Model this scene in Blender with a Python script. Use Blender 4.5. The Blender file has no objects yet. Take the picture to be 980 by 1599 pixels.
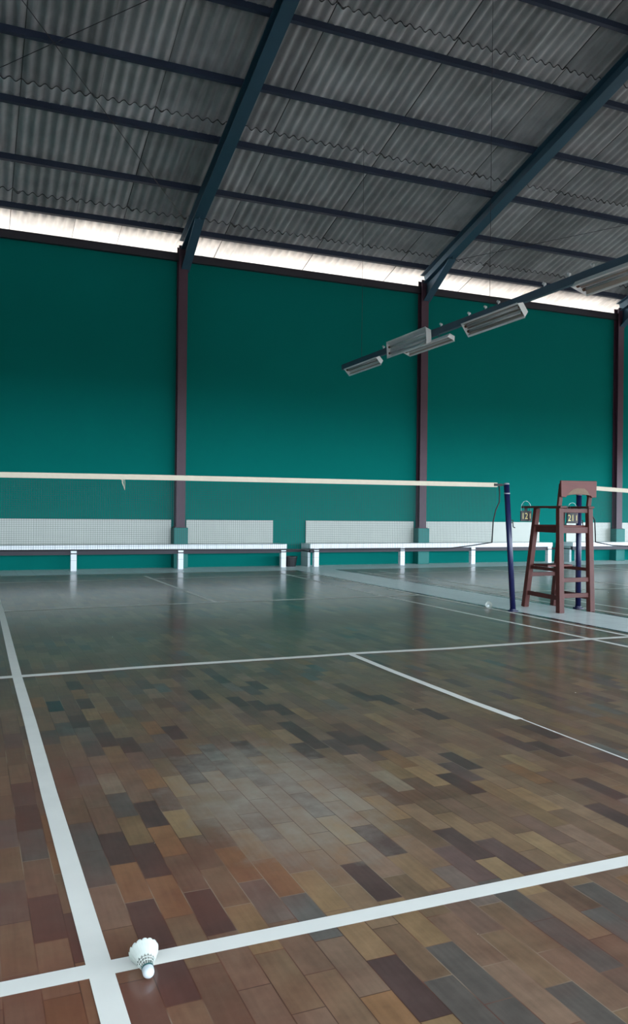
import bpy, bmesh, math, random
from mathutils import Vector, Matrix
C = bpy.context.scene.collection
S = bpy.context.scene
rnd = random.Random(7)
PI = math.pi

# ------------------------------------------------------------------ camera, sky, sun, exposure
YAW, PITCH, ROLL = 0.4039, 0.0010, 0.01092
fw = Vector((math.sin(YAW)*math.cos(PITCH), math.cos(YAW)*math.cos(PITCH), math.sin(PITCH)))
rt = Vector((math.cos(YAW), -math.sin(YAW), 0)); up = rt.cross(fw)
r2 = math.cos(ROLL)*rt + math.sin(ROLL)*up
u2 = -math.sin(ROLL)*rt + math.cos(ROLL)*up
cd = bpy.data.cameras.new('camera'); cam = bpy.data.objects.new('camera', cd); C.objects.link(cam)
M = Matrix.Identity(4)
for i in range(3):
    M[i][0] = r2[i]; M[i][1] = u2[i]; M[i][2] = -fw[i]
M.translation = Vector((-2.918, -8.050, 1.176))
cam.matrix_world = M
cd.sensor_fit = 'VERTICAL'; cd.sensor_height = 36.0; cd.lens = 1259.26/1599*36.0
cd.clip_start = 0.05; cd.clip_end = 200
S.camera = cam

w = bpy.data.worlds.new('sky'); S.world = w; w.use_nodes = True
bg = w.node_tree.nodes['Background']
bg.inputs[0].default_value = (0.80, 0.93, 1.04, 1)
# hazy overcast sky, brightest towards the horizon
_N, _L = w.node_tree.nodes, w.node_tree.links
_tc = _N.new('ShaderNodeTexCoord'); _sp = _N.new('ShaderNodeSeparateXYZ'); _mr = _N.new('ShaderNodeMapRange')
_L.new(_tc.outputs['Generated'], _sp.inputs[0]); _L.new(_sp.outputs['Z'], _mr.inputs[0])
_mr.inputs[1].default_value = .06; _mr.inputs[2].default_value = .40; _mr.inputs[3].default_value = 26.0; _mr.inputs[4].default_value = 7.0
_L.new(_mr.outputs[0], bg.inputs[1])

sd = bpy.data.lights.new('sun', 'SUN'); sd.energy = 100; sd.angle = math.radians(3); sd.color = (1, 0.92, 0.84)
so = bpy.data.objects.new('sun', sd); C.objects.link(so)
so.rotation_euler = Vector((-0.12, -0.50, -0.86)).to_track_quat('-Z', 'Y').to_euler()

def portal(name, loc, direction, sx, sy):
    l = bpy.data.lights.new(name, 'AREA'); l.shape = 'RECTANGLE'; l.size = sx; l.size_y = sy
    l.cycles.is_portal = True
    o = bpy.data.objects.new(name, l); C.objects.link(o); o.location = loc
    o.rotation_euler = Vector(direction).to_track_quat('-Z', 'Y').to_euler()
OPEN_Z0, OPEN_Z1, OPEN_X0, OPEN_X1, FRONT_Y = 0.6, 2.85, -6.0, 17.0, -9.3
portal('daylight_portal', ((OPEN_X0+OPEN_X1)/2, FRONT_Y-0.16, (OPEN_Z0+OPEN_Z1)/2), (0, 1, 0), OPEN_X1-OPEN_X0, OPEN_Z1-OPEN_Z0)

SIDE_Y0, SIDE_Y1 = -8.6, 6.5
SIDE_Z1 = 2.6
portal('daylight_portal_right', (18.1, (SIDE_Y0+SIDE_Y1)/2, (.5+SIDE_Z1)/2), (-1, 0, 0), SIDE_Y1-SIDE_Y0, SIDE_Z1-.5)
S.cycles.sample_clamp_indirect = 4.0
S.view_settings.view_transform = 'Standard'; S.view_settings.look = 'None'
S.view_settings.gamma = 1; S.view_settings.use_curve_mapping = False
S.view_settings.exposure = -0.13

# ------------------------------------------------------------------ materials
def srgb(r, g, b):
    f = lambda v: (v/255/12.92 if v/255 <= .04045 else ((v/255+.055)/1.055)**2.4)
    return (f(r), f(g), f(b), 1)
def mat(name, col, rough=.6, metal=0, var=.15, scale=6, bump=0, bscale=60, spec=.5):
    m = bpy.data.materials.new(name); m.use_nodes = True
    nt = m.node_tree; N = nt.nodes; L = nt.links; b = N['Principled BSDF']
    tc = N.new('ShaderNodeTexCoord'); n = N.new('ShaderNodeTexNoise'); n.inputs['Scale'].default_value = scale
    n.inputs['Detail'].default_value = 5
    L.new(tc.outputs['Object'], n.inputs['Vector'])
    mix = N.new('ShaderNodeMix'); mix.data_type = 'RGBA'
    mix.inputs[6].default_value = tuple(c*(1-var) for c in col[:3])+(1,)
    mix.inputs[7].default_value = tuple(min(1, c*(1+var)) for c in col[:3])+(1,)
    L.new(n.outputs['Fac'], mix.inputs[0]); L.new(mix.outputs[2], b.inputs['Base Color'])
    b.inputs['Roughness'].default_value = rough; b.inputs['Metallic'].default_value = metal
    b.inputs['Specular IOR Level'].default_value = spec
    if bump:
        n2 = N.new('ShaderNodeTexNoise'); n2.inputs['Scale'].default_value = bscale
        L.new(tc.outputs['Object'], n2.inputs['Vector'])
        bp = N.new('ShaderNodeBump'); bp.inputs['Strength'].default_value = bump; bp.inputs['Distance'].default_value = .01
        L.new(n2.outputs['Fac'], bp.inputs['Height']); L.new(bp.outputs[0], b.inputs['Normal'])
    return m
def math_node(N, L, op, a, b=None):
    n = N.new('ShaderNodeMath'); n.operation = op
    for i, v in enumerate((a, b)):
        if v is None: continue
        if isinstance(v, (int, float)): n.inputs[i].default_value = v
        else: L.new(v, n.inputs[i])
    return n.outputs[0]
def tile_mat(name, col, grout, sx, sz, axes=('X', 'Z'), width=.04, rough=.25, var=.08, spec=.5):
    m = mat(name, col, rough, var=var, scale=3, spec=spec)
    nt = m.node_tree; N = nt.nodes; L = nt.links; b = N['Principled BSDF']
    src = b.inputs['Base Color'].links[0].from_socket
    tc = [n for n in N if n.type == 'TEX_COORD'][0]
    sep = N.new('ShaderNodeSeparateXYZ'); L.new(tc.outputs['Object'], sep.inputs[0])
    gs = []
    for ax, s in zip(axes, (sx, sz)):
        f = math_node(N, L, 'FRACT', math_node(N, L, 'DIVIDE', sep.outputs[ax], s))
        d = math_node(N, L, 'ABSOLUTE', math_node(N, L, 'SUBTRACT', f, .5))
        gs.append(math_node(N, L, 'GREATER_THAN', d, .5-width/s*.5*.1))
    g = math_node(N, L, 'MAXIMUM', gs[0], gs[1])
    mx = N.new('ShaderNodeMix'); mx.data_type = 'RGBA'
    L.new(g, mx.inputs[0]); L.new(src, mx.inputs[6]); mx.inputs[7].default_value = grout
    L.new(mx.outputs[2], b.inputs['Base Color'])
    return m

def floor_mat():
    m = bpy.data.materials.new('parquet'); m.use_nodes = True
    nt = m.node_tree; N = nt.nodes; L = nt.links; b = N['Principled BSDF']
    at = N.new('ShaderNodeAttribute'); at.attribute_name = 'block'
    tc = N.new('ShaderNodeTexCoord')
    # grain along the block
    mp = N.new('ShaderNodeMapping'); mp.inputs['Scale'].default_value = (70, 4, 1); L.new(tc.outputs['Object'], mp.inputs[0])
    g = N.new('ShaderNodeTexNoise'); g.inputs['Scale'].default_value = 1; g.inputs['Detail'].default_value = 6; L.new(mp.outputs[0], g.inputs['Vector'])
    blotch = N.new('ShaderNodeTexNoise'); blotch.inputs['Scale'].default_value = 9; blotch.inputs['Detail'].default_value = 6; blotch.inputs['Roughness'].default_value = .62
    L.new(tc.outputs['Object'], blotch.inputs['Vector'])
    k = math_node(N, L, 'ADD', math_node(N, L, 'MULTIPLY', g.outputs['Fac'], .55), math_node(N, L, 'MULTIPLY', blotch.outputs['Fac'], 1.1))
    k = math_node(N, L, 'ADD', k, .17)
    v = N.new('ShaderNodeVectorMath'); v.operation = 'SCALE'; L.new(at.outputs['Color'], v.inputs[0]); L.new(k, v.inputs['Scale'])
    # red varnish stains
    big = N.new('ShaderNodeTexNoise'); big.inputs['Scale'].default_value = 1.3; big.inputs['Detail'].default_value = 4; big.inputs['Roughness'].default_value = .6
    L.new(tc.outputs['Object'], big.inputs['Vector'])
    sep = N.new('ShaderNodeSeparateXYZ'); L.new(tc.outputs['Object'], sep.inputs[0])
    # red stained band across the court by the net line, and outside the side line
    dy = math_node(N, L, 'ABSOLUTE', math_node(N, L, 'SUBTRACT', sep.outputs['Y'], 0.15))
    band = N.new('ShaderNodeMapRange'); L.new(dy, band.inputs[0]); band.inputs[1].default_value = .75; band.inputs[2].default_value = .1
    band.inputs[3].default_value = 0; band.inputs[4].default_value = .34
    sx = N.new('ShaderNodeMapRange'); L.new(sep.outputs['X'], sx.inputs[0]); sx.inputs[1].default_value = -1.7; sx.inputs[2].default_value = -2.9
    sx.inputs[3].default_value = 0; sx.inputs[4].default_value = .22
    th = math_node(N, L, 'ADD', math_node(N, L, 'ADD', big.outputs['Fac'], band.outputs[0]), sx.outputs[0])
    rr = N.new('ShaderNodeMapRange'); L.new(th, rr.inputs[0]); rr.inputs[1].default_value = .48; rr.inputs[2].default_value = .86
    rr.inputs[3].default_value = 0; rr.inputs[4].default_value = .6
    mx = N.new('ShaderNodeMix'); mx.data_type = 'RGBA'; L.new(rr.outputs[0], mx.inputs[0]); L.new(v.outputs[0], mx.inputs[6])
    mx.inputs[7].default_value = srgb(122, 64, 50)
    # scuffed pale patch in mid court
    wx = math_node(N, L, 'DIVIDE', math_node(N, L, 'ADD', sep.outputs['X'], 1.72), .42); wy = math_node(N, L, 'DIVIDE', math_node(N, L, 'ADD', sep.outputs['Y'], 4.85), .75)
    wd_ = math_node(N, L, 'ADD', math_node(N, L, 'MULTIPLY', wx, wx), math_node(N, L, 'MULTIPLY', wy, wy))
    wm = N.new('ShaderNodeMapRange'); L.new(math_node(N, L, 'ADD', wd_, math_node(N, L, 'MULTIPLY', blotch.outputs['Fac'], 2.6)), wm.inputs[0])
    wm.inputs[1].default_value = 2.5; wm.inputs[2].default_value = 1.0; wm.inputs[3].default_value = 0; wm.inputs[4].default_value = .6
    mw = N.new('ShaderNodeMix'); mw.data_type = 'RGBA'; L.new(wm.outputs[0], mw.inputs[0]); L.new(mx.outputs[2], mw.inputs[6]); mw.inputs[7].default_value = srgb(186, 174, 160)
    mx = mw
    # joints between blocks
    col = math_node(N, L, 'DIVIDE', math_node(N, L, 'ADD', sep.outputs['X'], 2.478), BW)
    fc = math_node(N, L, 'FRACT', col); cf = math_node(N, L, 'FLOOR', col)
    par = math_node(N, L, 'MULTIPLY', math_node(N, L, 'FLOORED_MODULO', cf, 2), .5)
    row = math_node(N, L, 'ADD', math_node(N, L, 'DIVIDE', math_node(N, L, 'ADD', sep.outputs['Y'], 5.885), BL), par)
    fr = math_node(N, L, 'FRACT', row)
    e1 = math_node(N, L, 'GREATER_THAN', math_node(N, L, 'ABSOLUTE', math_node(N, L, 'SUBTRACT', fc, .5)), .5-.018)
    e2 = math_node(N, L, 'GREATER_THAN', math_node(N, L, 'ABSOLUTE', math_node(N, L, 'SUBTRACT', fr, .5)), .5-.006)
    e = math_node(N, L, 'MAXIMUM', e1, e2)
    jn = N.new('ShaderNodeTexNoise'); jn.inputs['Scale'].default_value = 2.2; L.new(tc.outputs['Object'], jn.inputs['Vector'])
    jc = N.new('ShaderNodeValToRGB'); L.new(jn.outputs['Fac'], jc.inputs[0])
    jc.color_ramp.elements[0].position = .38; jc.color_ramp.elements[0].color = srgb(62, 36, 30)
    jc.color_ramp.elements[1].position = .62; jc.color_ramp.elements[1].color = srgb(150, 132, 112)
    el = jc.color_ramp.elements.new(.5); el.color = srgb(104, 58, 42)
    mj = N.new('ShaderNodeMix'); mj.data_type = 'RGBA'; L.new(math_node(N, L, 'MULTIPLY', e, .75), mj.inputs[0])
    L.new(mx.outputs[2], mj.inputs[6]); L.new(jc.outputs[0], mj.inputs[7])
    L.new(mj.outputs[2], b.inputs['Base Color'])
    rg = N.new('ShaderNodeMapRange'); L.new(blotch.outputs['Fac'], rg.inputs[0]); rg.inputs[3].default_value = .285; rg.inputs[4].default_value = .34
    L.new(rg.outputs[0], b.inputs['Roughness'])
    b.inputs['Specular IOR Level'].default_value = .3; b.inputs['Coat Weight'].default_value = .34; b.inputs['Coat Roughness'].default_value = .13
    bp = N.new('ShaderNodeBump'); bp.inputs['Strength'].default_value = .07; bp.inputs['Distance'].default_value = .004
    wv = N.new('ShaderNodeTexNoise'); wv.inputs['Scale'].default_value = 14; L.new(tc.outputs['Object'], wv.inputs['Vector'])
    hh = math_node(N, L, 'SUBTRACT', wv.outputs['Fac'], math_node(N, L, 'MULTIPLY', e, .3))
    L.new(hh, bp.inputs['Height']); L.new(bp.outputs[0], b.inputs['Normal'])
    return m
BW, BL = 0.0885, 0.275

def roof_mat():
    m = bpy.data.materials.new('fibre_cement_sheet'); m.use_nodes = True
    nt = m.node_tree; N = nt.nodes; L = nt.links; b = N['Principled BSDF']
    tc = N.new('ShaderNodeTexCoord')
    mp = N.new('ShaderNodeMapping'); mp.inputs['Scale'].default_value = (9, .55, .55); L.new(tc.outputs['Object'], mp.inputs[0])
    n = N.new('ShaderNodeTexNoise'); n.inputs['Scale'].default_value = 1.2; n.inputs['Detail'].default_value = 7; n.inputs['Roughness'].default_value = .65
    L.new(mp.outputs[0], n.inputs['Vector'])
    n2 = N.new('ShaderNodeTexNoise'); n2.inputs['Scale'].default_value = 2.1; n2.inputs['Detail'].default_value = 8; L.new(tc.outputs['Object'], n2.inputs['Vector'])
    k = math_node(N, L, 'ADD', math_node(N, L, 'MULTIPLY', n.outputs['Fac'], .4), math_node(N, L, 'MULTIPLY', n2.outputs['Fac'], .6))
    r = N.new('ShaderNodeValToRGB'); L.new(k, r.inputs[0])
    r.color_ramp.elements[0].position = .36; r.color_ramp.elements[0].color = srgb(144, 146, 150)
    r.color_ramp.elements[1].position = .68; r.color_ramp.elements[1].color = srgb(182, 184, 189)
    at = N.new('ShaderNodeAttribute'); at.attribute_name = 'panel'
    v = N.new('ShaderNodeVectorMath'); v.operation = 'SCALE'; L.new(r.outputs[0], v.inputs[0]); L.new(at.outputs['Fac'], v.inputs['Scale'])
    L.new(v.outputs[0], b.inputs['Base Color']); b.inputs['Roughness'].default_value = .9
    b.inputs['Specular IOR Level'].default_value = .2
    return m

M_wall = mat('green_wall_paint', srgb(1, 108, 101), .8, var=.05, scale=1.1, bump=.1, bscale=30, spec=.06)
M_plinth = mat('green_plinth_paint', srgb(6, 110, 104), .6, var=.06)
M_out = mat('pale_render', srgb(190, 186, 178), .9)
M_floor = floor_mat()
M_line = mat('white_line_paint', srgb(238, 235, 228), .6, var=.06, scale=9, spec=.15)
M_tile = tile_mat('pale_walkway_tile', srgb(240, 246, 245), srgb(192, 200, 200), .3, .3, ('X', 'Y'), .06, .3, .08, .2)
M_border = mat('dark_border_tile', srgb(52, 46, 50), .25)
M_roof = roof_mat()
M_col = mat('maroon_column_paint', srgb(74, 48, 62), .55, var=.12)
M_raft = mat('blue_grey_steel', srgb(46, 78, 98), .55, var=.15, scale=3)
M_purl = mat('dark_steel', srgb(40, 50, 72), .6, var=.2, scale=3)
M_trim = mat('dark_wall_beam', srgb(44, 40, 50), .6)
M_bt = tile_mat('white_bench_tile', srgb(236, 238, 242), srgb(180, 184, 190), .2, .2, ('X', 'Z'), .06, .22)
M_be = tile_mat('pale_bench_end_tile', srgb(186, 196, 198), srgb(140, 148, 152), .2, .2, ('Y', 'Z'), .06, .3)
M_mos = tile_mat('mosaic_backrest', srgb(164, 168, 158), srgb(146, 152, 145), .05, .05, ('X', 'Z'), .04, .3, .07)
M_blk = mat('black_tile_band', srgb(22, 18, 24), .3)
M_blue = mat('blue_post_paint', srgb(18, 22, 60), .4, var=.2, scale=8)
M_cap = mat('bare_post_cap', srgb(130, 130, 140), .5)
M_tape = mat('white_net_tape', srgb(178, 168, 150), .8, var=.1, scale=20)
M_cord = mat('black_cord', srgb(20, 20, 22), .7)
M_mesh = mat('net_twine', srgb(58, 66, 68), .9)
M_wood = mat('umpire_chair_wood', srgb(72, 29, 23), .6, var=.35, scale=7, bump=.2, bscale=40)
M_wood2 = mat('umpire_chair_board', srgb(84, 34, 28), .6, var=.25, scale=9)
M_worn = mat('worn_bare_wood', srgb(100, 78, 60), .7, var=.2, scale=20)
M_card = mat('black_card', srgb(20, 20, 24), .4)
M_card2 = mat('dark_red_card', srgb(52, 28, 30), .45)
M_num = mat('yellow_numeral', srgb(226, 204, 130), .5)
M_wire = mat('wire_ring', srgb(150, 160, 160), .35, .8)
M_lamp = mat('lamp_white_metal', srgb(234, 238, 242), .35, var=.12, scale=5)
M_tube = mat('lamp_tube_glass', srgb(196, 200, 206), .2, var=.04)
M_socket = mat('lamp_socket', srgb(96, 66, 52), .6)
M_dust = mat('lamp_dusty_reflector', srgb(178, 166, 160), .55, var=.2)
M_beam = mat('lamp_beam_paint', srgb(60, 84, 104), .5, var=.2)
M_cork = mat('cork_white_leather', srgb(196, 201, 204), .45, var=.03)
M_feather = mat('goose_feather', srgb(190, 195, 188), .8, var=.08, scale=80)
M_ribbon = mat('shuttle_ribbon', srgb(36, 84, 84), .5)
M_bin = mat('black_plastic', srgb(26, 26, 30), .45)
M_yard = mat('dark_asphalt_yard', srgb(104, 104, 103), .9)
M_ground = mat('concrete_yard', srgb(178, 170, 160), .9)

# ------------------------------------------------------------------ mesh helpers
class MB:
    def __init__(s): s.bm = bmesh.new(); s.mi = 0
    def _f(s, vs, mi=None):
        try:
            f = s.bm.faces.new(vs); f.material_index = s.mi if mi is None else mi; return f
        except ValueError: return None
    def quad(s, pts, mi=None): return s._f([s.bm.verts.new(p) for p in pts], mi)
    def box(s, a, b, mi=None):
        (x0, y0, z0), (x1, y1, z1) = a, b
        v = [s.bm.verts.new(p) for p in ((x0,y0,z0),(x1,y0,z0),(x1,y1,z0),(x0,y1,z0),(x0,y0,z1),(x1,y0,z1),(x1,y1,z1),(x0,y1,z1))]
        for q in ((3,2,1,0),(4,5,6,7),(0,1,5,4),(1,2,6,5),(2,3,7,6),(3,0,4,7)): s._f([v[i] for i in q], mi)
        return s
    def bar(s, p, q, w, h, w2=None, h2=None, side=None, mi=None):
        # rectangular bar p->q; w along 'side' direction, h along the third
        p, q = Vector(p), Vector(q); d = (q-p).normalized()
        side = Vector(side or (1, 0, 0)); side = (side - d*side.dot(d)).normalized(); t = d.cross(side)
        w2 = w if w2 is None else w2; h2 = h if h2 is None else h2
        A = [s.bm.verts.new(p+side*a*w/2+t*b*h/2) for a, b in ((-1,-1),(1,-1),(1,1),(-1,1))]
        B = [s.bm.verts.new(q+side*a*w2/2+t*b*h2/2) for a, b in ((-1,-1),(1,-1),(1,1),(-1,1))]
        s._f(A[::-1], mi); s._f(B, mi)
        for i in range(4): s._f([A[i], A[(i+1)%4], B[(i+1)%4], B[i]], mi)
        return s
    def prism(s, prof, p, q, ex, ey, mi=None, cap=True):
        # closed profile [(a,b)] in axes ex, ey swept from p to q
        p, q, ex, ey = map(Vector, (p, q, ex, ey))
        A = [s.bm.verts.new(p+ex*a+ey*b) for a, b in prof]; B = [s.bm.verts.new(q+ex*a+ey*b) for a, b in prof]
        n = len(prof)
        for i in range(n): s._f([A[i], A[(i+1)%n], B[(i+1)%n], B[i]], mi)
        if cap: s._f(A[::-1], mi); s._f(B, mi)
        return s
    def tube(s, pts, r, seg=8, mi=None, cap=True):
        pts = [Vector(p) for p in pts]; rs = r if isinstance(r, (list, tuple)) else [r]*len(pts)
        rings = []; prev = None
        for i, p in enumerate(pts):
            d = (pts[min(i+1, len(pts)-1)]-pts[max(i-1, 0)]).normalized()
            a = prev if prev is not None else Vector((0, 0, 1)) if abs(d.z) < .9 else Vector((1, 0, 0))
            x = (a-d*a.dot(d)).normalized(); y = d.cross(x); prev = x
            rings.append([s.bm.verts.new(p+x*math.cos(2*PI*k/seg)*rs[i]+y*math.sin(2*PI*k/seg)*rs[i]) for k in range(seg)])
        for a, b in zip(rings, rings[1:]):
            for k in range(seg): s._f([a[k], a[(k+1)%seg], b[(k+1)%seg], b[k]], mi)
        if cap: s._f(rings[0][::-1], mi); s._f(rings[-1], mi)
        return s
    def lathe(s, prof, seg=24, mi=None, M=None):
        # prof [(r,z)] about z
        M = M or Matrix.Identity(4); rings = []
        for r, z in prof:
            if r < 1e-6: rings.append([s.bm.verts.new(M@Vector((0, 0, z)))])
            else: rings.append([s.bm.verts.new(M@Vector((r*math.cos(2*PI*k/seg), r*math.sin(2*PI*k/seg), z))) for k in range(seg)])
        for a, b in zip(rings, rings[1:]):
            for k in range(seg):
                k2 = (k+1) % seg
                if len(a) == 1 and len(b) == 1: continue
                if len(a) == 1: s._f([a[0], b[k2], b[k]], mi)
                elif len(b) == 1: s._f([a[k], a[k2], b[0]], mi)
                else: s._f([a[k], a[k2], b[k2], b[k]], mi)
        return s
    def build(s, name, mats, parent=None, smooth=False, bevel=0):
        bmesh.ops.recalc_face_normals(s.bm, faces=s.bm.faces)
        me = bpy.data.meshes.new(name); s.bm.to_mesh(me); s.bm.free()
        for m in (mats if isinstance(mats, (list, tuple)) else [mats]): me.materials.append(m)
        if smooth:
            for p in me.polygons: p.use_smooth = True
        o = bpy.data.objects.new(name, me); C.objects.link(o)
        if parent:
            o.parent = parent; o.matrix_parent_inverse = Matrix.Translation(-parent.location)
        if bevel:
            b = o.modifiers.new('bevel', 'BEVEL'); b.width = bevel; b.segments = 2; b.limit_method = 'ANGLE'
        return o
def thing(name, label, cat, loc=(0, 0, 0), group=None):
    o = bpy.data.objects.new(name, None); C.objects.link(o); o.location = loc
    o['label'] = label; o['category'] = cat
    if group: o['group'] = group
    return o
def tag(o, label, cat, group=None):
    o['label'] = label; o['category'] = cat
    if group: o['group'] = group
    return o
def struct(o): o['kind'] = 'structure'; return o

# ------------------------------------------------------------------ setting: floor
XL, XR = -8.0, 17.9
WY = 8.62                       # face of the back wall
WOOD_Y = 7.12                   # far edge of the parquet
bm = MB()
GREY, DARK, TAN, PALE, ORG = (90, 82, 76), (80, 62, 58), (142, 116, 86), (142, 124, 104), (132, 94, 66)
pal = [((124,100,78),26), ((119,94,74),24), ((113,88,72),20), ((122,98,81),16), ((128,102,76),9), ((134,107,78),4), ((106,83,71),7), ((106,91,82),6), ((126,93,66),5), ((94,74,69),5), ((98,92,86),3)]
bag = [c for c, n in pal for _ in range(n)]
over = {}
def mark(c, pts):
    for x, y in pts: over[bidx(x, y)] = c
def bidx(px, py):
    d = fw + r2*(px-490)/1259.26 - u2*(py-799.5)/1259.26
    t = -1.176/d.z; X = -2.918+t*d.x; Y = -8.050+t*d.y
    c = math.floor((X+2.478)/BW); return (c, math.floor((Y+5.885)/BL+(c % 2)*.5))
mark(DARK, [(40,1277),(187,1325),(240,1272),(220,1430),(237,1342),(325,1430),(275,1540),(67,1435),(115,1470),(637,1540),(605,1310),(590,1372),
 (740,1315),(915,1257),(577,1092),(615,1097),(540,1162),(590,1172),(500,1167),(680,1210),(740,1200),(835,1200),(885,1180),(875,1152),(915,1220),
 (695,1122),(605,1040),(120,1071),(135,1097),(125,1127),(347,1066),(395,1070),(310,1092),(370,1103),(445,1115),(415,1108),(390,1165),(305,1207),
 (360,1200),(455,1145),(480,1165),(405,1210),(207,1162),(165,1155),(275,1145),(325,1190),(500,1270)])
mark(GREY, [(127,1300),(150,1350),(185,1255),(725,1555),(900,1385),(885,1450),(920,1495),(925,1560),(955,1420),(815,1580),(830,1415),(720,1485),
 (147,1170),(102,1140),(80,1150),(232,1069),(40,1010),(140,1011),(87,1103)])
mark(TAN, [(290,1285),(810,1302),(785,1355),(505,1285),(605,1130),(790,1180),(280,1225)])
mark(ORG, [(260,1315),(270,1405),(380,1350),(440,1365),(210,1375),(82,1300),(85,1340),(245,1137),(60,1100)])
mark(PALE, [(555,1260),(605,1225),(170,1220)])
over[bidx(87, 1103)] = (48, 58, 60)
cols = []
def wood(x0, x1):
    c0, c1 = math.floor((x0+2.478)/BW), math.ceil((x1+2.478)/BW)
    for c in range(c0, c1):
        a, b = max(x0, -2.478+c*BW), min(x1, -2.478+(c+1)*BW)
        if b-a < 1e-4: continue
        r0, r1 = math.floor((FRONT_Y+5.885)/BL), math.ceil((WOOD_Y+5.885)/BL)+1
        for r in range(r0, r1):
            y0 = -5.885+(r-(c % 2)*.5)*BL; y1 = y0+BL
            y0, y1 = max(y0, FRONT_Y), min(y1, WOOD_Y)
            if y1-y0 < 1e-4: continue
            bm.quad(((a, y0, 0), (b, y0, 0), (b, y1, 0), (a, y1, 0)), 0)
            k = over.get((c, r)); 
            if k is None:
                k = rnd.choice(bag); j = rnd.uniform(.9, 1.1); k = tuple(v*j for v in k)
            cols.append(srgb(*(v*1.04 for v in k)))
wood(XL, 3.17); wood(4.14, XR)
n_wood = len(cols)
def line(pts, wd, z=.0015):
    # painted line along pts
    pts = [Vector((x, y, z)) for x, y in pts]; L_, R_ = [], []
    for i, p in enumerate(pts):
        d = (pts[min(i+1, len(pts)-1)]-pts[max(i-1, 0)]).normalized(); n = Vector((-d.y, d.x, 0))
        L_.append(p+n*wd/2); R_.append(p-n*wd/2)
    for i in range(len(pts)-1): bm.quad((R_[i], R_[i+1], L_[i+1], L_[i]), 1)
LW = .058
line([(-2.597, -9.2), (-2.597, -5.93), (-2.601, -4.556), (-2.595, -3.3), (-2.595, -2.02), (-2.582, -.3), (-2.566, 1.95), (-2.56, 6.6)], LW+.006)
line([(2.545, -9.2), (2.545, -2), (2.53, 0), (2.53, 2.1), (2.63, 6.55)], LW)
line([(3.04, -9.2), (3.05, -2), (3.09, 0), (3.1, 3), (3.12, 6.58)], LW)
line([(-3.05, -9.2), (-3.05, 6.58)], LW)
line([(0.02, -1.97), (-.003, -2.75), (-.008, -3.8), (.005, -4.25)], LW)
line([(0.02, -4.25), (.014, -4.75), (.012, -5.9)], .014)
line([(0.04, 2.07), (.01, 6.55)], LW)
line([(-3.07, -2.03), (-2.19, -2.004), (-1.77, -1.977), (-1.33, -1.973), (-.31, -1.983), (.05, -1.97), (.95, -2.03), (1.64, -2.02), (2.54, -2.02), (3.06, -2.04)], .085, .002)
line([(-3.07, -5.938), (-2, -5.944), (3.05, -5.95)], .066, .002)
line([(-3.07, 1.85), (-1.71, 2.0), (0, 2.06), (2.56, 2.09), (3.12, 2.085)], .085, .002)
line([(-3.07, 5.75), (-1.2, 5.83), (1.1, 5.93), (3.1, 5.95)], .06, .002)
for x in (4.27, 4.75, 7.32, 9.95, 10.42): line([(x, -9.2), (x+.05, 6.58)], LW)
for y in (-5.94, -1.98, 2.05, 5.92): line([(4.25, y), (10.44, y)], LW, .002)
fl = bm.build('floor', [M_floor, M_line]); struct(fl)
ca = fl.data.attributes.new('block', 'FLOAT_COLOR', 'FACE')
for i, p in enumerate(fl.data.polygons): ca.data[i].color = cols[i] if i < n_wood else (.5, .5, .5, 1)
bm = MB()
bm.box((3.23, FRONT_Y, -.05), (4.08, WOOD_Y, .001)); bm.box((XL, WOOD_Y+.06, -.05), (XR, WY+.05, .001))
bm.mi = 1
bm.box((3.17, FRONT_Y, -.05), (3.23, WOOD_Y, .0012)); bm.box((4.08, FRONT_Y, -.05), (4.14, WOOD_Y, .0012))
bm.box((XL, WOOD_Y, -.05), (3.23, WOOD_Y+.06, .0012)); bm.box((4.08, WOOD_Y, -.05), (XR, WOOD_Y+.06, .0012))
bm.mi = 0
bm.box((3.23, WOOD_Y, -.05), (4.08, WOOD_Y+.06, .001))
struct(bm.build('floor_walkway', [M_tile, M_border]))

# ------------------------------------------------------------------ setting: walls, outside ground
WT = 6.56
bm = MB(); bm.box((XL, WY, -.05), (XR, WY+.10, WT)); bm.mi = 1; bm.box((XL, WY+.10, -.05), (XR, WY+.15, WT)); struct(bm.build('wall_back', [M_wall, M_out]))
bm = MB()
bm.box((XL, FRONT_Y-.15, -.05), (XR, FRONT_Y, OPEN_Z0)); bm.box((XL, FRONT_Y-.15, OPEN_Z1), (XR, FRONT_Y, WT))
bm.box((XL, FRONT_Y-.15, OPEN_Z0), (OPEN_X0, FRONT_Y, OPEN_Z1)); bm.box((OPEN_X1, FRONT_Y-.15, OPEN_Z0), (XR, FRONT_Y, OPEN_Z1))
struct(bm.build('wall_front', M_wall))
for nm, x0, x1 in (('wall_left', XL-.15, XL), ('wall_right', XR, XR+.15)):
    bm = MB(); pr = lambda q: bm.prism(q, (x0, 0, 0), (x1, 0, 0), (0, 1, 0), (0, 0, 1))
    if nm == 'wall_left':
        pr([(FRONT_Y-.15, -.05), (WY+.15, -.05), (WY+.15, WT), (0, 9.05), (FRONT_Y-.15, WT)]); struct(bm.build(nm, M_wall)); continue
    pr([(FRONT_Y-.15, SIDE_Z1), (WY+.15, SIDE_Z1), (WY+.15, WT), (0, 9.05), (FRONT_Y-.15, WT)])
    pr([(FRONT_Y-.15, -.05), (WY+.15, -.05), (WY+.15, .5), (FRONT_Y-.15, .5)])
    pr([(FRONT_Y-.15, .5), (SIDE_Y0, .5), (SIDE_Y0, SIDE_Z1), (FRONT_Y-.15, SIDE_Z1)]); pr([(SIDE_Y1, .5), (WY+.15, .5), (WY+.15, SIDE_Z1), (SIDE_Y1, SIDE_Z1)])
    struct(bm.build(nm, M_wall))
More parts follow.
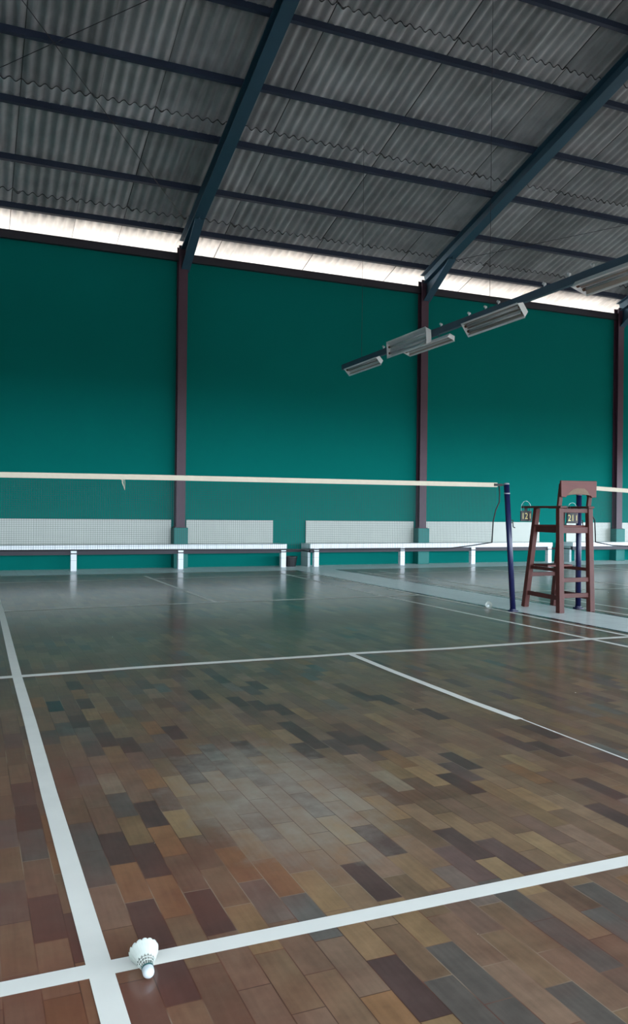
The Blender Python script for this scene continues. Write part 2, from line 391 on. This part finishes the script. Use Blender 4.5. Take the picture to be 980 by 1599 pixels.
bm = MB(); bm.box((XL, WY-.10, WT-.16), (XR, WY-.005, WT)); struct(bm.build('trim_1', M_trim))
bm = MB(); bm.box((XL, WY-.012, .30), (XR, WY-.001, .345)); struct(bm.build('trim_2', M_trim))   # beam along the wall head
bm = MB(); bm.box((-60, WY+.15, -.4), (70, 60, -.2)); bm.mi = 1; bm.box((-60, -60, -.4), (70, FRONT_Y-.15, -.2)); bm.box((XR+.15, FRONT_Y-.15, -.4), (70, WY+.15, -.2)); struct(bm.build('ground', [M_ground, M_yard]))

# ------------------------------------------------------------------ setting: corrugated roof
SL = .295
bm = MB(); bm.box((-60, 14.5, -.2), (70, 14.8, 4.0)); struct(bm.build('wall_light_block', M_yard))  # unseen wall added behind the hall to block low light at the eave gap
def zr(y, off=0): return 6.6 + off + SL*(8.5-y)      # line of the rafters' undersides
PUR = [8.32, 7.02, 5.70, 4.40, 3.07, 1.76, .45]
PITCHW = .177; OFFS = .415
bm = MB(); pan = []
def course(ya, yb, oa, ob, sgn=1):
    # one row of sheets from y=ya (low edge) to y=yb (upper edge)
    npan = 6; k = 0; x = XL-.6
    while x < XR+.6:
        sh = rnd.uniform(.78, 1.1); j = rnd.uniform(-.012, .012); dz = .013*(k % 2)
        n = 7*8 - 2
        prev = None; V = bm.bm.verts.new
        for i in range(n+1):
            xx = x+i*PITCHW/8; h = .032*math.cos(2*PI*i/8)
            ys = [ya+j, yb+.27, yb+j] if sgn > 0 else [ya+j, yb+j]
            os = [oa, ob, ob]
            row = [(xx, sgn*y, zr(y, o+h+dz)) for y, o in zip(ys, os)]
            cur = [V(p) for p in row]
            if prev:
                for q in range(len(cur)-1):
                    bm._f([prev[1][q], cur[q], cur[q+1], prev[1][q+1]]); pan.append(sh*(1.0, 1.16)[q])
                if sgn > 0:                                   # cut end of the sheet, painted dark for the lap's shadow gap and dirt
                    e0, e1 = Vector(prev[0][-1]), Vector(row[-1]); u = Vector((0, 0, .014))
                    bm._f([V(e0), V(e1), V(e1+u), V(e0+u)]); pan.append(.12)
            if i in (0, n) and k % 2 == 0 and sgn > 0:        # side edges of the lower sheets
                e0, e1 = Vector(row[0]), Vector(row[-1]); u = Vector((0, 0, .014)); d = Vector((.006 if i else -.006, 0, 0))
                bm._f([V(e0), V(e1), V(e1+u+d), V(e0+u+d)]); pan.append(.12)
            prev = (row, cur)
        x += 6*PITCHW; k += 1
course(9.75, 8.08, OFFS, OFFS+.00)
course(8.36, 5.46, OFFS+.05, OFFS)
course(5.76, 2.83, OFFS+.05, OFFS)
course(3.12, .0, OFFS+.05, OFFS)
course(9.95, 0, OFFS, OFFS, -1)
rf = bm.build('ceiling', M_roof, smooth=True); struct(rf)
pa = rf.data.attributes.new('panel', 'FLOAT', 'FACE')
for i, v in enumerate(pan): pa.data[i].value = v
sol = rf.modifiers.new('thickness', 'SOLIDIFY'); sol.thickness = .006; sol.offset = 1; sol.use_rim = False

# ------------------------------------------------------------------ steel frame
COLX = [-4.75, 1.12, 6.92, 12.93]
where = {1.12: 'left', 6.92: 'middle', 12.93: 'right'}
c_lab = {-4.75: 'dark maroon steel wall column beyond the left edge of the view',
         1.12: 'dark maroon steel column rising behind the left tiled bench',
         6.92: 'dark maroon steel column rising behind the middle tiled bench',
         12.93: 'dark maroon steel column at far right behind the umpire chair bench'}
def ibeam(bm, p, q, ex, ey, w, h, tf=.014, tw=.010):
    a, b = w/2, h/2
    bm.prism([(-a,-b),(a,-b),(a,-b+tf),(tw,-b+tf),(tw,b-tf),(a,b-tf),(a,b),(-a,b),(-a,b-tf),(-tw,b-tf),(-tw,-b+tf),(-a,-b+tf)], p, q, ex, ey)
for x in COLX:
    t = thing('steel_column', c_lab[x], 'column', (x, WY-.1, 0), 'steel wall columns')
    bm = MB(); ibeam(bm, (x, WY-.10, .80), (x, WY-.10, zr(WY-.1, .1)), (1, 0, 0), (0, 1, 0), .19, .17)
    bm.build('shaft', M_col, t)
    bm = MB(); bm.box((x-.15, WY-.24, 0), (x+.15, WY-.002, .84)); o = bm.build('plinth', M_plinth, t, bevel=.012); o['label'] = 'green painted concrete plinth'
    bm = MB(); bm.box((x-.12, WY-.2, .84), (x+.12, WY-.01, .855)); bm.build('base_plate', M_col, t)
r_lab = {-4.75: 'sloping steel roof rafter outside the left edge of the view',
         1.12: 'sloping blue grey steel rafter meeting the left wall column',
         6.92: 'sloping dark steel rafter meeting the middle wall column',
         12.93: 'sloping steel rafter at the right above the right wall column'}
for x in COLX:
    t = thing('roof_rafter', r_lab[x], 'rafter', (x, 8.5, 6.6), 'sloping roof rafters')
    nrm = Vector((0, SL, 1)).normalized()
    p = Vector((x+.05, 8.50, zr(8.50)))+nrm*.125; q = Vector((x+.05, 0, zr(0)))+nrm*.125
    bm = MB(); ibeam(bm, p, q, (1, 0, 0), nrm, .22, .25); bm.build('beam', M_raft, t)
    bm = MB(); 
    bm.prism([(8.51, 6.18), (8.51, zr(8.51)-.001), (7.3, zr(7.3)-.001), (7.36, zr(7.36)-.03)], (x+.04, 0, 0), (x+.06, 0, 0), (0, 1, 0), (0, 0, 1))
    bm.prism([(8.51, 6.18), (8.50, 6.165), (7.34, zr(7.36)-.045), (7.36, zr(7.36)-.03)], (x-.04, 0, 0), (x+.14, 0, 0), (0, 1, 0), (0, 0, 1))
    bm.build('haunch', M_raft, t)
p_lab = ['lowest roof purlin along the top of the bright eave strip', 'second roof purlin up from the bright eave strip', 'third roof purlin up from the bright eave strip',
         'fourth roof purlin up from the bright eave strip', 'fifth roof purlin up from the bright eave strip', 'highest roof purlin crossing the top right corner', 'roof purlin beside the ridge above the view']
for y, l in zip(PUR, p_lab):
    nrm = Vector((0, SL, 1)).normalized(); tn = Vector((0, 1, -SL)).normalized()
    base = Vector((0, y, zr(y, .262)))
    bm = MB()
    h, wd, th, lp = .125, .06, .006, .018
    prof = [(0, 0), (wd, 0), (wd, lp), (wd-th, lp), (wd-th, th), (th, th), (th, h-th), (wd-th, h-th), (wd-th, h-lp), (wd, h-lp), (wd, h), (0, h)]
    bm.prism(prof, base+Vector((XL+.01, 0, 0)), base+Vector((XR-.01, 0, 0)), tn, nrm)
    tag(bm.build('roof_purlin', M_purl), l, 'purlin', 'steel roof purlins')
# bracing rods under the purlins
def rod(p, q, r, label, name='brace_rod'):
    bm = MB(); bm.tube([p, q], r, 6); return tag(bm.build(name, M_trim), label, 'rod', 'thin roof rods')
def rp(x, y, off=.235): return (x, y, zr(y, off))
rod(rp(1.0, 7.86), rp(-2.9, 3.1), .006, 'thin brace rod running up left from the left rafter foot')
rod(rp(-4.6, 6.9, .215), rp(1.0, 1.75, .215), .006, 'thin brace rod crossing the top left roof bay the other way')
rod(rp(7.05, 8.0), rp(12.75, 4.2), .006, 'thin brace rod crossing the roof bay at right')

# ------------------------------------------------------------------ benches
BY0, BY1 = 8.10, WY                     # front and back of the seat
def bench(x0, x1, legs, bx0, bx1, plinths, label, left_end, right_end):
    t = thing('tiled_bench', label, 'bench', ((x0+x1)/2, (BY0+BY1)/2, 0), 'tiled benches along the green wall')
    bm = MB()
    bm.box((x0, BY0, .395), (x1, BY1-.005, .50))
    bm.build('seat', M_bt, t, bevel=.006)
    bm = MB(); bm.box((x0+.02, BY0+.03, .31), (x1-.02, BY0+.1, .394)); bm.build('under_rail', M_trim, t)
    for x in legs:
        bm = MB(); bm.box((x-.055, BY0+.004, .0), (x+.055, BY0+.11, .32)); bm.box((x-.055, BY0+.004, .345), (x+.055, BY0+.11, .394))
        lg = bm.build('leg', M_bt, t)
        bm = MB(); bm.box((x-.053, BY0+.006, .32), (x+.053, BY0+.108, .345)); bm.build('band', M_blk, lg)
    for on, x in ((left_end, x0+.03), (right_end, x1-.03)):
        if not on: continue
        bm = MB(); bm.box((x-.03, BY0+.125, .0), (x+.03, BY1-.01, .32)); bm.box((x-.03, BY0+.125, .345), (x+.03, BY1-.01, .394))
        e = bm.build('end_panel', M_be, t); e['label'] = 'grey tiled end panel'
        bm = MB(); bm.box((x-.028, BY0+.127, .32), (x+.028, BY1-.012, .345)); bm.build('band', M_blk, e)
    xs = [bx0]
    for p in plinths: xs += [p-.16, p+.16]
    xs.append(bx1)
    bm = MB()
    for a, b in zip(xs[::2], xs[1::2]): bm.box((a, WY-.035, .501), (b, WY-.004, 1.0))
    bm.build('backrest', M_mos, t, bevel=.004)
bench(-5.2, 3.36, [-5.1, -3.15, -1.05, 1.05, 3.29], -5.2, 3.22, [-4.75, 1.12], 'long white tiled bench at the left, behind the badminton net', False, False)
bench(3.9, 10.46, [4.06, 6.2, 8.12, 10.38], 4.0, 10.44, [6.92], 'white tiled bench in the middle, ending behind the umpire chair', True, False)
bench(11.1, 17.6, [11.3, 13.4, 15.5, 17.5], 11.3, 17.5, [12.93], 'white tiled bench at far right, starting behind the umpire chair', True, False)
# black bin in the gap
t = thing('waste_bin', 'low black plastic bin in the gap between the left and middle benches', 'bin', (3.62, 8.42, 0))
bm = MB(); bm.lathe([(0, .001), (.13, .001), (.165, .2), (.172, .2), (.172, .215), (.155, .215), (.12, .012), (0, .012)], 20, M=Matrix.Translation((3.54, 8.38, 0))); bm.build('body', M_bin, t)
bm = MB(); bm.tube([(3.54+.172*math.cos(a), 8.38+.172*math.sin(a), .212) for a in [2*PI*i/24 for i in range(25)]], .008, 6); bm.build('rim', M_bin, t)

# ------------------------------------------------------------------ nets and posts
def post(base, top, label, extra=True):
    t = thing('net_post', label, 'post', base, 'blue net posts')
    b, q = Vector(base), Vector(top)
    bm = MB(); bm.tube([b+Vector((0, 0, .012)), q], .034, 16); bm.build('tube', M_blue, t, smooth=True)
    bm = MB(); bm.tube([q+Vector((0, 0, .001)), q+Vector((0, 0, .014)), q+Vector((0, 0, .02))], [.035, .035, .02], 16); bm.build('cap', M_cap, t)
    bm = MB(); bm.lathe([(0, 0), (.065, 0), (.065, .012), (.04, .014), (.04, .03), (.036, .03)], 20, M=Matrix.Translation(b)); bm.build('base_plate', M_blue, t)
    m = b.lerp(q, .68)
    bm = MB(); bm.tube([m+Vector((.03, 0, .03)), m+Vector((.055, -.01, .03)), m+Vector((.06, -.01, -.02)), m+Vector((.085, -.012, -.03))], .007, 6)
    bm.tube([m+Vector((.03, 0, .06)), m+Vector((.055, -.01, .06)), m+Vector((.055, -.01, .035))], .006, 6)
    bm.build('rope_hook', M_cord, t)
    m = b.lerp(q, .93)
    bm = MB(); bm.tube([m-Vector((0, 0, .006)), m+Vector((0, 0, .006))], .0365, 16); bm.build('ring', M_cap, t)
    return t
post((3.20, .05, 0), (3.085, .05, 1.545), 'leaning blue net post standing at the tiled walkway edge, left of umpire chair')
post((4.205, .05, 0), (4.20, .05, 1.55), 'upright blue net post partly hidden behind the umpire chair')

def sample(pl, x):
    for (a, b), (c, d) in zip(pl, pl[1:]):
        if a <= x <= c: return b+(d-b)*(x-a)/(c-a)
    return pl[0][1] if x < pl[0][0] else pl[-1][1]
def net(label, top, side, bottom, flip, Y, tuft=None, tie=None):
    # top: tape centre line [(x,z)], side: free edge [(x,z)] top to bottom, bottom: cord [(x,z)]
    x0, x1 = top[0][0], top[-1][0]
    t = thing('badminton_net', label, 'net', ((x0+x1)/2, Y, 1.5), 'badminton nets')
    h = .026
    bm = MB()
    for (a, b), (c, d) in zip(top, top[1:]):
        bm.prism([(-.004, -h), (.004, -h), (.004, h), (-.004, h)], (a, Y, b), (c, Y, d), (0, 1, 0), (0, 0, 1))
    tp = bm.build('tape', M_tape, t); tp['label'] = 'white net tape'
    if tuft:
        bm = MB(); tx, tz = tuft
        for k in range(5): bm.tube([(tx+.008*(k-2), Y-.006, tz), (tx+.006*(k-2)+rnd.uniform(-.01, .01), Y-.008, tz-.035), (tx+.01+.004*(k-2), Y-.007, tz-.06-.012*k)], .0022, 5)
        bm.tube([(tx-.05, Y-.007, tz+.005), (tx, Y-.008, tz-.012)], .003, 5)
        bm.build('torn_thread', M_tape, t)
    bm = MB()
    bm.tube([(x, Y, z) for x, z in side], .008, 8); bm.tube([(x, Y, z) for x, z in bottom], .007, 8)
    bm.build('edge_cord', M_cord, t, smooth=True)
    # the knotted mesh
    bm = MB(); g = .022; r = .0008
    zs_side = sorted(((z, x) for x, z in side))
    def strand(p, q):
        bm.bar(p, q, r*2, r*2, side=(0, 1, 0))
    bot = sorted(bottom)
    x = x0+.01
    sx = [a for a, _ in side]; smin, smax = min(sx), max(sx)
    while x < x1-.005:
        zt = sample(top, x)-h; zb = sample(bot, x)
        if smin < x < smax:
            # clip where the free edge swings in
            inside = [z for z, xx in zs_side if (xx >= x if not flip else xx <= x)]
            if inside: zb = max(zb, min(inside))
            if not (bot[0][0] <= x <= bot[-1][0]) and not inside: x += g; continue
        if zt-zb > .03: strand((x, Y, zb), (x, Y, zt))
        x += g
    n = 34
    for i in range(1, n):
        f = i/n
        if not flip:
            e = None
            za = sample(top, x0)-h; zA = za+(sample(bot, x0)-za)*f
            ze = sample(top, side[0][0])-h; zE = ze+(side[-1][1]-ze)*f
            xE = sample(zs_side, zE)
            pts = [(x0, zA), (x0+(xE-x0)*.5, (zA+zE)/2-.004), (xE, zE)]
        else:
            za = sample(top, x1)-h; zA = za+(sample(bot, x1)-za)*f
            ze = sample(top, side[0][0])-h; zE = ze+(side[-1][1]-ze)*f
            xE = sample(zs_side, zE)
            pts = [(xE, zE), ((xE+x1)/2, (zA+zE)/2-.004), (x1, zA)]
        for a, b in zip(pts, pts[1:]): bm.bar((a[0], Y, a[1]), (b[0], Y, b[1]), r*2, r*2, side=(0, 1, 0))
    bm.build('mesh', M_mesh, t)
    if tie:
        bm = MB()
        bm.bar(tie[0], tie[1], .012, .03, side=(0, 1, 0)); bm.tube([tie[1], tie[2]], .006, 6)
        bm.build('tie_strap', M_cord, t)
net('badminton net with white tape stretched across the near court', [(-3.0, 1.497), (-1.22, 1.515), (.59, 1.524), (2.95, 1.537)],
    [(2.975, 1.53), (2.985, 1.44), (2.982, 1.33), (2.93, 1.23), (2.895, 1.09), (2.88, .84)],
    [(-3.0, .79), (-1, .785), (1.0, .772), (1.7, .772), (2.24, .772), (2.6, .807), (2.88, .842)], False, 0.05,
    tuft=(-1.52, 1.49), tie=((2.90, .042, 1.538), (3.02, .042, 1.538), (3.06, .05, 1.535)))
net('badminton net with pale tape on the far right court behind the umpire chair', [(4.34, 1.535), (5.0, 1.51), (7.3, 1.50), (10.3, 1.52)],
    [(4.31, 1.53), (4.34, 1.40), (4.37, 1.25), (4.46, 1.12), (4.475, .84)],
    [(4.475, .84), (4.76, .795), (5.3, .775), (10.3, .775)], True, 0.05,
    tie=((4.35, .045, 1.535), (4.29, .045, 1.535), (4.235, .05, 1.535)))

# ------------------------------------------------------------------ umpire chair
t = thing('umpire_chair', 'tall dark red wooden umpire chair with footrests on the tiled walkway', 'chair', (3.88, .07, 0))
NY, FY, FT = -.28, .42, .22          # back legs' y, front feet's y, front legs' top y
XB0, XB1, XF0, XF1 = 3.64, 4.10, 3.665, 4.135
def leg(p, q, wd):
    bm = MB(); bm.bar(p, q, wd, wd, wd*.9, wd*.9); bm.build('leg', M_wood, t, bevel=.006)
leg((XB0, NY, 0), (XB0-.005, NY+.02, 1.265), .074); leg((XB1+.01, NY, 0), (XB1-.015, NY+.02, 1.265), .074)
leg((XF0, FY, 0), (XF0+.015, FT, 1.265), .07); leg((XF1-.01, FY, 0), (XF1-.05, FT, 1.265), .07)
def fy(z): return FY+(FT-FY)*z/1.265
def rail(name, p, q, wd, h, m=M_wood):
    bm = MB(); bm.bar(p, q, wd, h, side=((0, 1, 0) if abs(p[0]-q[0]) > abs(p[1]-q[1]) else (1, 0, 0))); bm.build(name, m, t, bevel=.004)
XI0, XI1 = XB0+.03, XB1-.03
for z in (.205, .395): rail('back_stretcher', (XI0, NY+.006, z+.0), (XI1, NY+.006, z), .028, .055)
rail('front_stretcher', (XF0+.04, fy(.42), .42), (XF1-.05, fy(.42), .42), .03, .05)
for (xb, xf) in ((XB0, XF0+.004), (XB1, XF1-.02)):
    rail('side_stretcher', (xb, NY+.035, .175), (xf, fy(.185)-.035, .185), .028, .055)
    rail('seat_rail', (xb, NY+.045, 1.0), (xf+.02, fy(1.0)-.03, 1.0), .03, .07)
rail('seat_rail', (XI0, NY+.015, 1.0), (XI1, NY+.015, 1.0), .03, .075)
rail('seat_rail', (XF0+.06, fy(1.0), 1.0), (XF1-.07, fy(1.0), 1.0), .03, .07)
bm = MB(); bm.box((XF0+.03, .02, .535), (XF1-.05, fy(.55)-.035, .560)); bm.build('footrest', M_wood2, t, bevel=.004)
for (xb, xf) in ((XB0, XF0+.012), (XB1, XF1-.03)):
    rail('footrest_rail', (xb, NY+.035, .515), (xf, fy(.515)-.03, .515), .028, .04)
bm = MB(); bm.box((XB0-.005, NY+.065, 1.036), (XB1-.02, FT+.03, 1.058)); bm.build('seat', M_wood2, t, bevel=.004)
for s, x in ((-1, XB0), (1, XB1-.02)):
    bm = MB(); bm.box((x-.045+.01*(s < 0), NY-.03, 1.266), (x+.045+.02*(s < 0), .44, 1.292)); bm.build('armrest', M_wood, t, bevel=.005)
rail('back_rail', (XI0, NY+.02, 1.235), (XI1, NY+.02, 1.235), .03, .05)
for x in (XB0-.005, XB1-.015):
    bm = MB(); bm.bar((x, NY+.03, 1.293), (x-.0, NY-.01, 1.56), .052, .036); bm.build('back_post', M_wood, t, bevel=.004)
# backrest board with arched lower edge
bm = MB(); prof = [(3.585, 1.595), (3.59, 1.40), (3.66, 1.395), (3.675, 1.415), (3.74, 1.428), (3.86, 1.432), (3.98, 1.428), (4.045, 1.415), (4.06, 1.395), (4.125, 1.40), (4.13, 1.60)]
bm.prism(prof, (0, NY-.062, 0), (0, NY-.034, 0), (1, 0, 0), (0, 0, 1)); br = bm.build('backrest', M_wood2, t, bevel=.004)
bm = MB(); bm.prism([(3.68, 1.424), (3.86, 1.439), (4.02, 1.424), (3.99, 1.47), (3.94, 1.505), (3.84, 1.507), (3.77, 1.495), (3.715, 1.46)], (0, NY-.0635, 0), (0, NY-.0615, 0), (1, 0, 0), (0, 0, 1))
o = bm.build('worn_patch', M_worn, br); o['label'] = 'worn pale patch'

# ------------------------------------------------------------------ flip scoreboards hanging on the armrest tips
def text_mesh(s, size):
    cu = bpy.data.curves.new('numeral', 'FONT'); cu.body = s; cu.size = size; cu.extrude = .0008; cu.align_x = 'CENTER'; cu.align_y = 'CENTER'
    o = bpy.data.objects.new('numeral', cu); C.objects.link(o)
    me = bpy.data.meshes.new_from_object(o.evaluated_get(bpy.context.evaluated_depsgraph_get()))
    bpy.data.objects.remove(o); bpy.data.curves.remove(cu); return me
def scoreboard(x, y, z, rz, big, small, label):
    t = thing('flip_scoreboard', label, 'scoreboard', (x, y, z), 'flip scoreboards'); t.rotation_euler = (0, 0, rz); t.scale = (.86, .86, .9)
    def put(o, par=None):
        o.parent = par or t; o.matrix_parent_inverse = Matrix.Identity(4); return o
    bm = MB(); bm.box((-.085, .004, -.16), (.085, .016, -.01)); put(bm.build('backing_board', M_card))
    for nm, x0, x1, mm, tx in (('score_pages', -.08, .028, M_card, big), ('set_pages', .034, .08, M_card2, small)):
        bm = MB()
        for k in range(4): bm.box((x0, -.004-.004*k, -.152+.002*k), (x1, -.0015-.004*k, -.02))
        pg = put(bm.build(nm, mm))
        me = text_mesh(tx, .125 if nm == 'score_pages' else .11); me.materials.append(M_num)
        n = bpy.data.objects.new('numeral', me); C.objects.link(n); put(n, pg)
        n.location = ((x0+x1)/2, -.0178, -.088); n.rotation_euler = (PI/2, 0, 0); n.scale = (.8, 1.0, 1)
    bm = MB()
    for xr in (-.055, .055):
        bm.tube([(xr+.004*math.sin(a), .003+.062*math.sin(a), .035+.062*math.cos(a)) for a in [2*PI*i/24 for i in range(25)]], .0022, 6)
    a0 = [PI*i/16 for i in range(17)]
    bm.tube([(.075*math.cos(a), .006, .02+.11*math.sin(a)) for a in a0], .002, 6)
    for xr in (-.075, .075): bm.tube([(xr, .006, .02), (xr, .006, -.02)], .002, 6)
    put(bm.build('wire_ring', M_wire))
    hz = (1.267-z)/.9
    bm = MB(); bm.box((-.02, .005, -.015), (.02, .012, hz)); put(bm.build('hanger', M_card))
scoreboard(3.660, .410, 1.240, -.30, '12', '1', 'black flip scoreboard showing 12 hanging from the left armrest tip of the umpire chair')
scoreboard(4.085, .035, 1.222, -.30, '21', '1', 'black flip scoreboard showing 21 hanging under the right armrest of the umpire chair')

# ------------------------------------------------------------------ suspended lamp row
BX, BZ = 3.66, 3.975
t = thing('lamp_beam', 'long blue grey beam hung from the roof carrying the lamp row', 'beam', (BX, 2, BZ))
bm = MB(); bm.prism([(-.03, -.05), (.03, -.05), (.03, -.042), (-.022, -.042), (-.022, .042), (.03, .042), (.03, .05), (-.03, .05)], (BX, -6.5, BZ), (BX, 6.0, BZ), (1, 0, 0), (0, 0, 1))
bm.build('channel', M_beam, t)
for y in (-4.6, 1.25, 5.2):
    bm = MB(); bm.tube([(BX, y, BZ+.05), (BX, y, zr(y, .38))], .0035, 6); bm.build('hanger_wire', M_trim, t)
for y in (-.75, -.35, .1, 1.05, 1.35, 1.75, 2.5, 4.35):
    bm = MB(); bm.tube([(BX, y, BZ+.05), (BX, y, BZ+.075), (BX, y, BZ+.085)], [.008, .008, .02], 8); bm.tube([(BX, y-.02, BZ+.085), (BX, y+.02, BZ+.105)], .018, 8)
    bm.build('clip', M_lamp, t)
def lamp(y0, y1, cx, cz, wd, dp, th, label, tubes=2, dusty=False):
    # trough luminaire; th = how far the open face points below the horizontal, facing -x
    n = Vector((-math.cos(th), 0, -math.sin(th))); s = Vector((-math.sin(th), 0, math.cos(th)))   # face normal, 'up' across the face
    o = Vector((cx, 0, cz)); t = thing('strip_lamp', label, 'lamp', (cx, (y0+y1)/2, cz), 'strip lamps on the hanging beam')
    a = wd/2; P = lambda y: o+Vector((0, y, 0))
    k = .010
    prof = [(-a, 0), (-a, k*.6), (-a+k, k*.6), (-a*.66+k, -dp+k), (a*.66-k, -dp+k), (a-k, k*.6), (a, k*.6), (a, 0), (a*.70, -dp), (-a*.70, -dp)]
    bm = MB(); bm.prism(prof, P(y0), P(y1), s, n, cap=False)
    for ya, yb in ((y0-.006, y0), (y1, y1+.006)):
        bm.prism([(-a, k*.6), (a, k*.6), (a*.70, -dp), (-a*.70, -dp)], P(ya), P(yb), s, n)
    for sg in (-1, 1):
        bm.prism([(sg*a-.012, k*.6), (sg*a+.012, k*.6), (sg*a+.012, k*.6+.004), (sg*a-.012, k*.6+.004)], P(y0), P(y1), s, n)
    bm.build('housing', M_lamp, t)
    bm = MB(); bm.prism([(-a*.12, -dp+k+.001), (a*.12, -dp+k+.001), (0, -dp*.35)], P(y0+.02), P(y1-.02), s, n)
    for sg in (-1, 1):
        bm.prism([(sg*a*.60, -dp+k+.002), (sg*(a-k-.004), -.002), (sg*(a-k-.006), -.002), (sg*a*.57, -dp+k+.002)], P(y0+.01), P(y1-.01), s, n)
    bm.build('reflector', M_dust if dusty else M_lamp, t)
    for i in range(tubes):
        e = (i-(tubes-1)/2)*a*.8 if tubes > 1 else a*.35
        c = s*e + n*(-dp*.42)
        bm = MB(); bm.tube([P(y0+.05)+c, P(y1-.05)+c], .014, 10); tb = bm.build('tube', M_tube, t, smooth=True)
        for yy in (y0+.03, y1-.03):
            bm = MB(); bm.tube([P(yy-.022)+c, P(yy+.022)+c], .019, 10); bm.build('socket', M_socket, tb)
    # bracket to the beam
    for yy in (y0+.25*(y1-y0), y0+.75*(y1-y0)):
        bm = MB(); bm.bar(P(yy)-n*(dp+.001), (BX-.012, yy, BZ-.052), .03, .008, side=(0, 1, 0)); bm.build('bracket', M_beam, t)
lamp(4.38, 5.66, 3.58, 3.825, .15, .07, .75, 'farthest narrow strip lamp at the left end of the hanging beam', 1, True)
lamp(2.66, 3.92, 3.50, 3.915, .255, .085, .06, 'white framed twin tube lamp facing the near court', 2)
lamp(2.22, 3.55, 3.66, 3.80, .13, .06, 1.2, 'narrow strip lamp tucked below the white framed twin tube lamp', 1, True)
lamp(.42, 1.70, 3.56, 3.805, .20, .075, .62, 'strip lamp tilted down just left of the bright eave strip end', 2, True)
lamp(-2.1, -.60, 3.60, 3.80, .24, .08, 1.25, 'nearest strip lamp at the right edge facing downward', 2, True)
lamp(-2.15, -.72, 3.80, 4.02, .16, .06, 2.2, 'strip lamp on the far side of the beam above the nearest lamp', 1)

# ------------------------------------------------------------------ shuttlecocks
def shuttle(loc, direction, label, scale=1.0):
    t = thing('shuttlecock', label, 'shuttlecock', loc, 'shuttlecocks')
    # axis from cork tip to skirt; lies on its cork side and skirt rim
    d = Vector((direction[0], direction[1], 0)).normalized()
    rc, rs, Lg = .0132*scale, .033*scale, .062*scale
    tilt = math.atan2(rs-rc, Lg+rc)
    d = (d*math.cos(tilt)+Vector((0, 0, 1))*math.sin(tilt)).normalized()
    side = Vector((-d.y, d.x, 0)).normalized(); upv = d.cross(side)
    Mx = Matrix((( side.x, upv.x, d.x, loc[0]), (side.y, upv.y, d.y, loc[1]), (side.z, upv.z, d.z, loc[2]+rc*1.02), (0, 0, 0, 1)))
    pr = [(0, -rc)]+[(rc*math.sin(a), -rc*math.cos(a)) for a in [PI/2*i/7 for i in range(1, 8)]]+[(rc, .012*scale), (rc*.96, .013*scale), (0, .013*scale)]
    bm = MB(); bm.lathe(pr, 24, M=Mx); ck = bm.build('cork', M_cork, t, smooth=True)
    bm = MB(); bm.lathe([(rc*1.0, .0085*scale), (rc*1.04, .0085*scale), (rc*1.04, .0125*scale), (rc*1.0, .0125*scale)], 24, M=Mx); bm.build('ribbon', M_ribbon, ck)
    n = 16
    for k in range(n):
        a = 2*PI*k/n; e = Vector((math.cos(a), math.sin(a), 0)); tg = Vector((-math.sin(a), math.cos(a), 0))
        def R(z): return rc*.82+(rs-rc*.82)*min(1, max(0, (z-.012*scale)/(Lg-.012*scale)))
        def P(z, u, lift=0): 
            tw = .35*u
            return Mx@(e*(R(z)+lift+tw*.12)+tg*u+Vector((0, 0, z)))
        bm = MB()
        zs = [.030, .034, .042, .052, .060, .064, .066]; ws = [.0012, .0045, .0062, .0070, .0068, .0050, .0018]
        prev = None
        for z, wdt in zip(zs, ws):
            z *= scale; wdt *= scale
            ring = [bm.bm.verts.new(P(z, -wdt)), bm.bm.verts.new(P(z, 0, .0008)), bm.bm.verts.new(P(z, wdt, .0006)),
                    bm.bm.verts.new(P(z, wdt, .0010)), bm.bm.verts.new(P(z, 0, .0013)), bm.bm.verts.new(P(z, -wdt, .0005))]
            if prev:
                for i in range(6): bm._f([prev[i], prev[(i+1)%6], ring[(i+1)%6], ring[i]])
            else: bm._f(ring[::-1])
            prev = ring
        bm._f(prev)
        bm.tube([P(.010*scale, 0, -.0004), P(.062*scale, 0, .0006)], .0007*scale, 5)
        bm.build('feather', M_feather, t)
    bm = MB()
    for z in (.021, .027):
        z *= scale; r = rc*.82+(rs-rc*.82)*(z-.012*scale)/(Lg-.012*scale)+.0006
        bm.tube([Mx@Vector((r*math.cos(a), r*math.sin(a), z)) for a in [2*PI*i/32 for i in range(33)]], .0008*scale, 5)
    bm.build('thread', M_feather, t)
shuttle((-2.492, -6.028, .003), (.02, 1.0), 'white feather shuttlecock on the line crossing in the foreground', 1.12)
shuttle((3.15, .5, .001), (-.5, -1.0), 'small white shuttlecock lying by the walkway left of the net post', 1.3)
